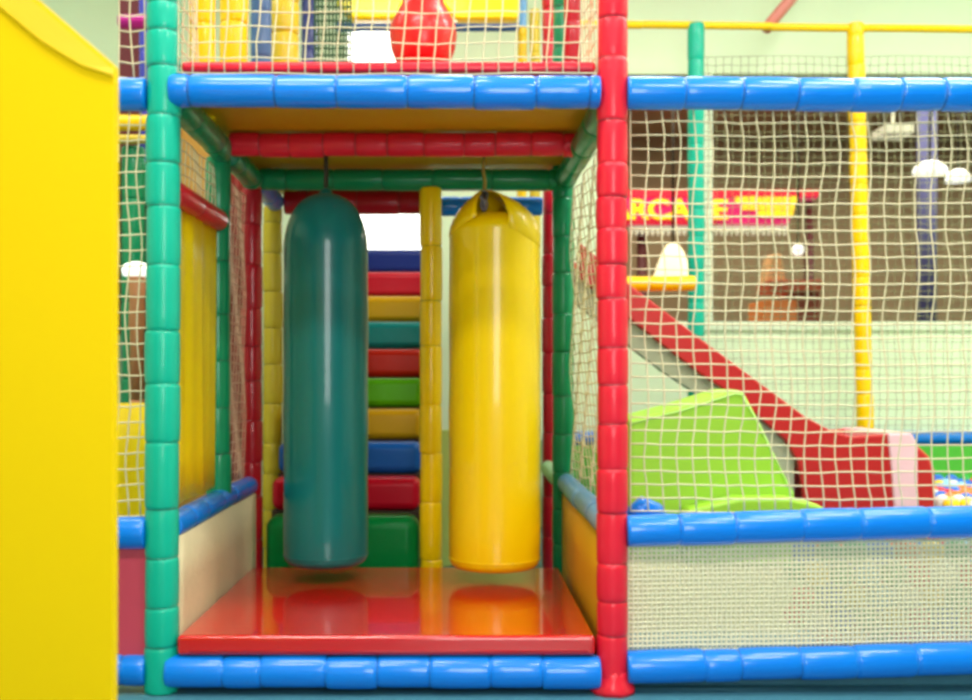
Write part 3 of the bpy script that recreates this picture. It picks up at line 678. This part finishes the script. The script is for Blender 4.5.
for j in range(24):
    for i in range(20):
        y = .85+j*.085; x = WX(918, y+CAMD)+i*.072+(.035 if j % 2 else 0)
        if x > WX(1000, y+CAMD) or x < 2.14 or x > 3.56 or not 1.49 < y < 2.92 or 2.56 < y < 2.76: continue
        ci = rnd.choice([1, 2, 2, 5, 6, 4, 0, 3])
        ball(x, y, .27+R_+rnd.uniform(0, .001), ci, 'heaped past the end of the red slide')

# ------------------------------------------------------------------ big yellow foreground pad
d = 1.6; yp = d-CAMD
fp = empty('padded_wing'); tag(fp, 'huge yellow vinyl pad with slanted top edge filling the side next to the camera', 'pad')
bm = new_bm()
xr = WX(114, d)
# grid-ish outline: bottom, right edge, slanted top
rz = WZ(64, d)
outl = [(-1.15, 0), (xr-.004, 0), (xr-.002, .5), (xr, rz-.02), (xr-.001, rz), (xr-.045, rz+.038), (xr-.11, rz+.094), (xr-.2, rz+.165), (-1.15, rz+.40)]
prism_xz(bm, outl, yp, yp+.025)
bmesh.ops.triangulate(bm, faces=[f for f in bm.faces if len(f.verts) > 4])
obj('pad_body', bm, PADY, fp, False, .005, 3)
bm = new_bm()   # slanted flap folded over the top edge
fl = [(xr-.0005, rz-.008), (xr-.045, rz+.030), (xr-.11, rz+.086), (xr-.2, rz+.157), (-1.15, rz+.392)]
f2 = [(xr-.001, rz-.018), (xr-.05, rz-.002), (xr-.11, rz+.035), (xr-.2, rz+.11), (-1.15, rz+.33)]
A = []
for (a_, b_) in zip(fl, f2): A.append([bm.verts.new((a_[0], yp-.002, a_[1])), bm.verts.new((b_[0], yp-.006, b_[1])), bm.verts.new((b_[0], yp-.001, b_[1]-.002)), bm.verts.new((a_[0], yp+.0, a_[1]))])
for i in range(len(A)-1):
    for q in range(4): bm.faces.new((A[i][q], A[i][(q+1)%4], A[i+1][(q+1)%4], A[i+1][q]))
bm.faces.new(A[0][::-1]); bm.faces.new(A[-1])
obj('top_flap', bm, mat('yellow tarpaulin fold', (224, 184, 0), .6, .0, .1, 6, .03), fp, False)
bm = new_bm(); tube(bm, [(b_[0], yp-.005, b_[1]) for b_ in f2], .0015, 6); obj('seam', bm, PADY, fp)
rebase(fp, (-.8, yp, 0))

# ------------------------------------------------------------------ lights
LP = mat('ceiling light diffuser', (255, 255, 250), .5, emis=(255, 252, 240), es=4)
def area(loc, rot, sx, sy_, e, c=(1, .98, .92)):
    l = bpy.data.lights.new('area_light', 'AREA'); l.shape = 'RECTANGLE'; l.size = sx; l.size_y = sy_; l.energy = e; l.color = c
    o = bpy.data.objects.new('area_light', l); o.location = loc; o.rotation_euler = rot; col.objects.link(o); return o
for i, (x, y, e) in enumerate(((-1.0, -2.2, 105), (1.4, -2.2, 115), (-.6, -.6, 75), (1.9, -.6, 90), (-1.9, 1.1, 50), (2.3, .9, 100), (.5, 1.2, 60), (3.9, 1.2, 70))):
    r = empty('ceiling_light', (x, y, RZ-.06))
    tag(r, 'rectangular fluorescent ceiling light', 'ceiling light', 'ceiling lights of the play hall')
    bm = new_bm(); box(bm, -.62, .62, -.17, .17, .015, .06); obj('housing', bm, WALLP, r, False)
    bm = new_bm(); box(bm, -.6, .6, -.15, .15, .0, .014); obj('diffuser', bm, LP, r, False)
    area((x, y, RZ-.065), (0, 0, 0), 1.2, .3, e)
# tall daylight window in the wall behind the camera
bm = new_bm(); box(bm, -.2, 1.0, RY0, RY0+.03, .7, 2.5); w = struct('window_3', bm, WALLP)
bm = new_bm(); box(bm, -.15, .95, RY0+.03, RY0+.035, .75, 2.45); obj('pane', bm, mat('front window pane', (255,255,255), .4, emis=(250,252,255), es=3), w, False)
area((.4, RY0+.05, 1.6), (math.radians(90), 0, 0), 1.1, 1.7, 90, (1, .99, .96))
area((5, 6.2, 3.5), (0, 0, 0), 3, 2, 190, (1, .9, .72))  # added fill with no fixture, brightens the arcade hall
area((1.5, 6.5, 3.5), (0, 0, 0), 3, 2, 160, (1, .9, .72))  # second added fill for the hall, also without a fixture

wd = bpy.data.worlds.new('World'); sc.world = wd; wd.use_nodes = True
wd.node_tree.nodes['Background'].inputs[0].default_value = (.8, .85, .8, 1); wd.node_tree.nodes['Background'].inputs[1].default_value = .3

# ------------------------------------------------------------------ camera
cd = bpy.data.cameras.new('camera'); cam = bpy.data.objects.new('camera', cd); col.objects.link(cam)
cam.location = (0, -CAMD, CAMZ); cam.rotation_euler = (math.radians(90), 0, 0)
cd.sensor_width = 36; cd.lens = F/972*36; cd.shift_x = 29/972; cd.shift_y = 30/972
cd.dof.use_dof = True; cd.dof.focus_distance = 3.0; cd.dof.aperture_fstop = 2.8
cd.clip_start = .02
sc.camera = cam
sc.view_settings.view_transform = 'Standard'; sc.view_settings.look = 'None'; sc.view_settings.gamma = 1
sc.view_settings.exposure = -1.03; sc.view_settings.use_curve_mapping = False
sc.cycles.filter_width = 3.2
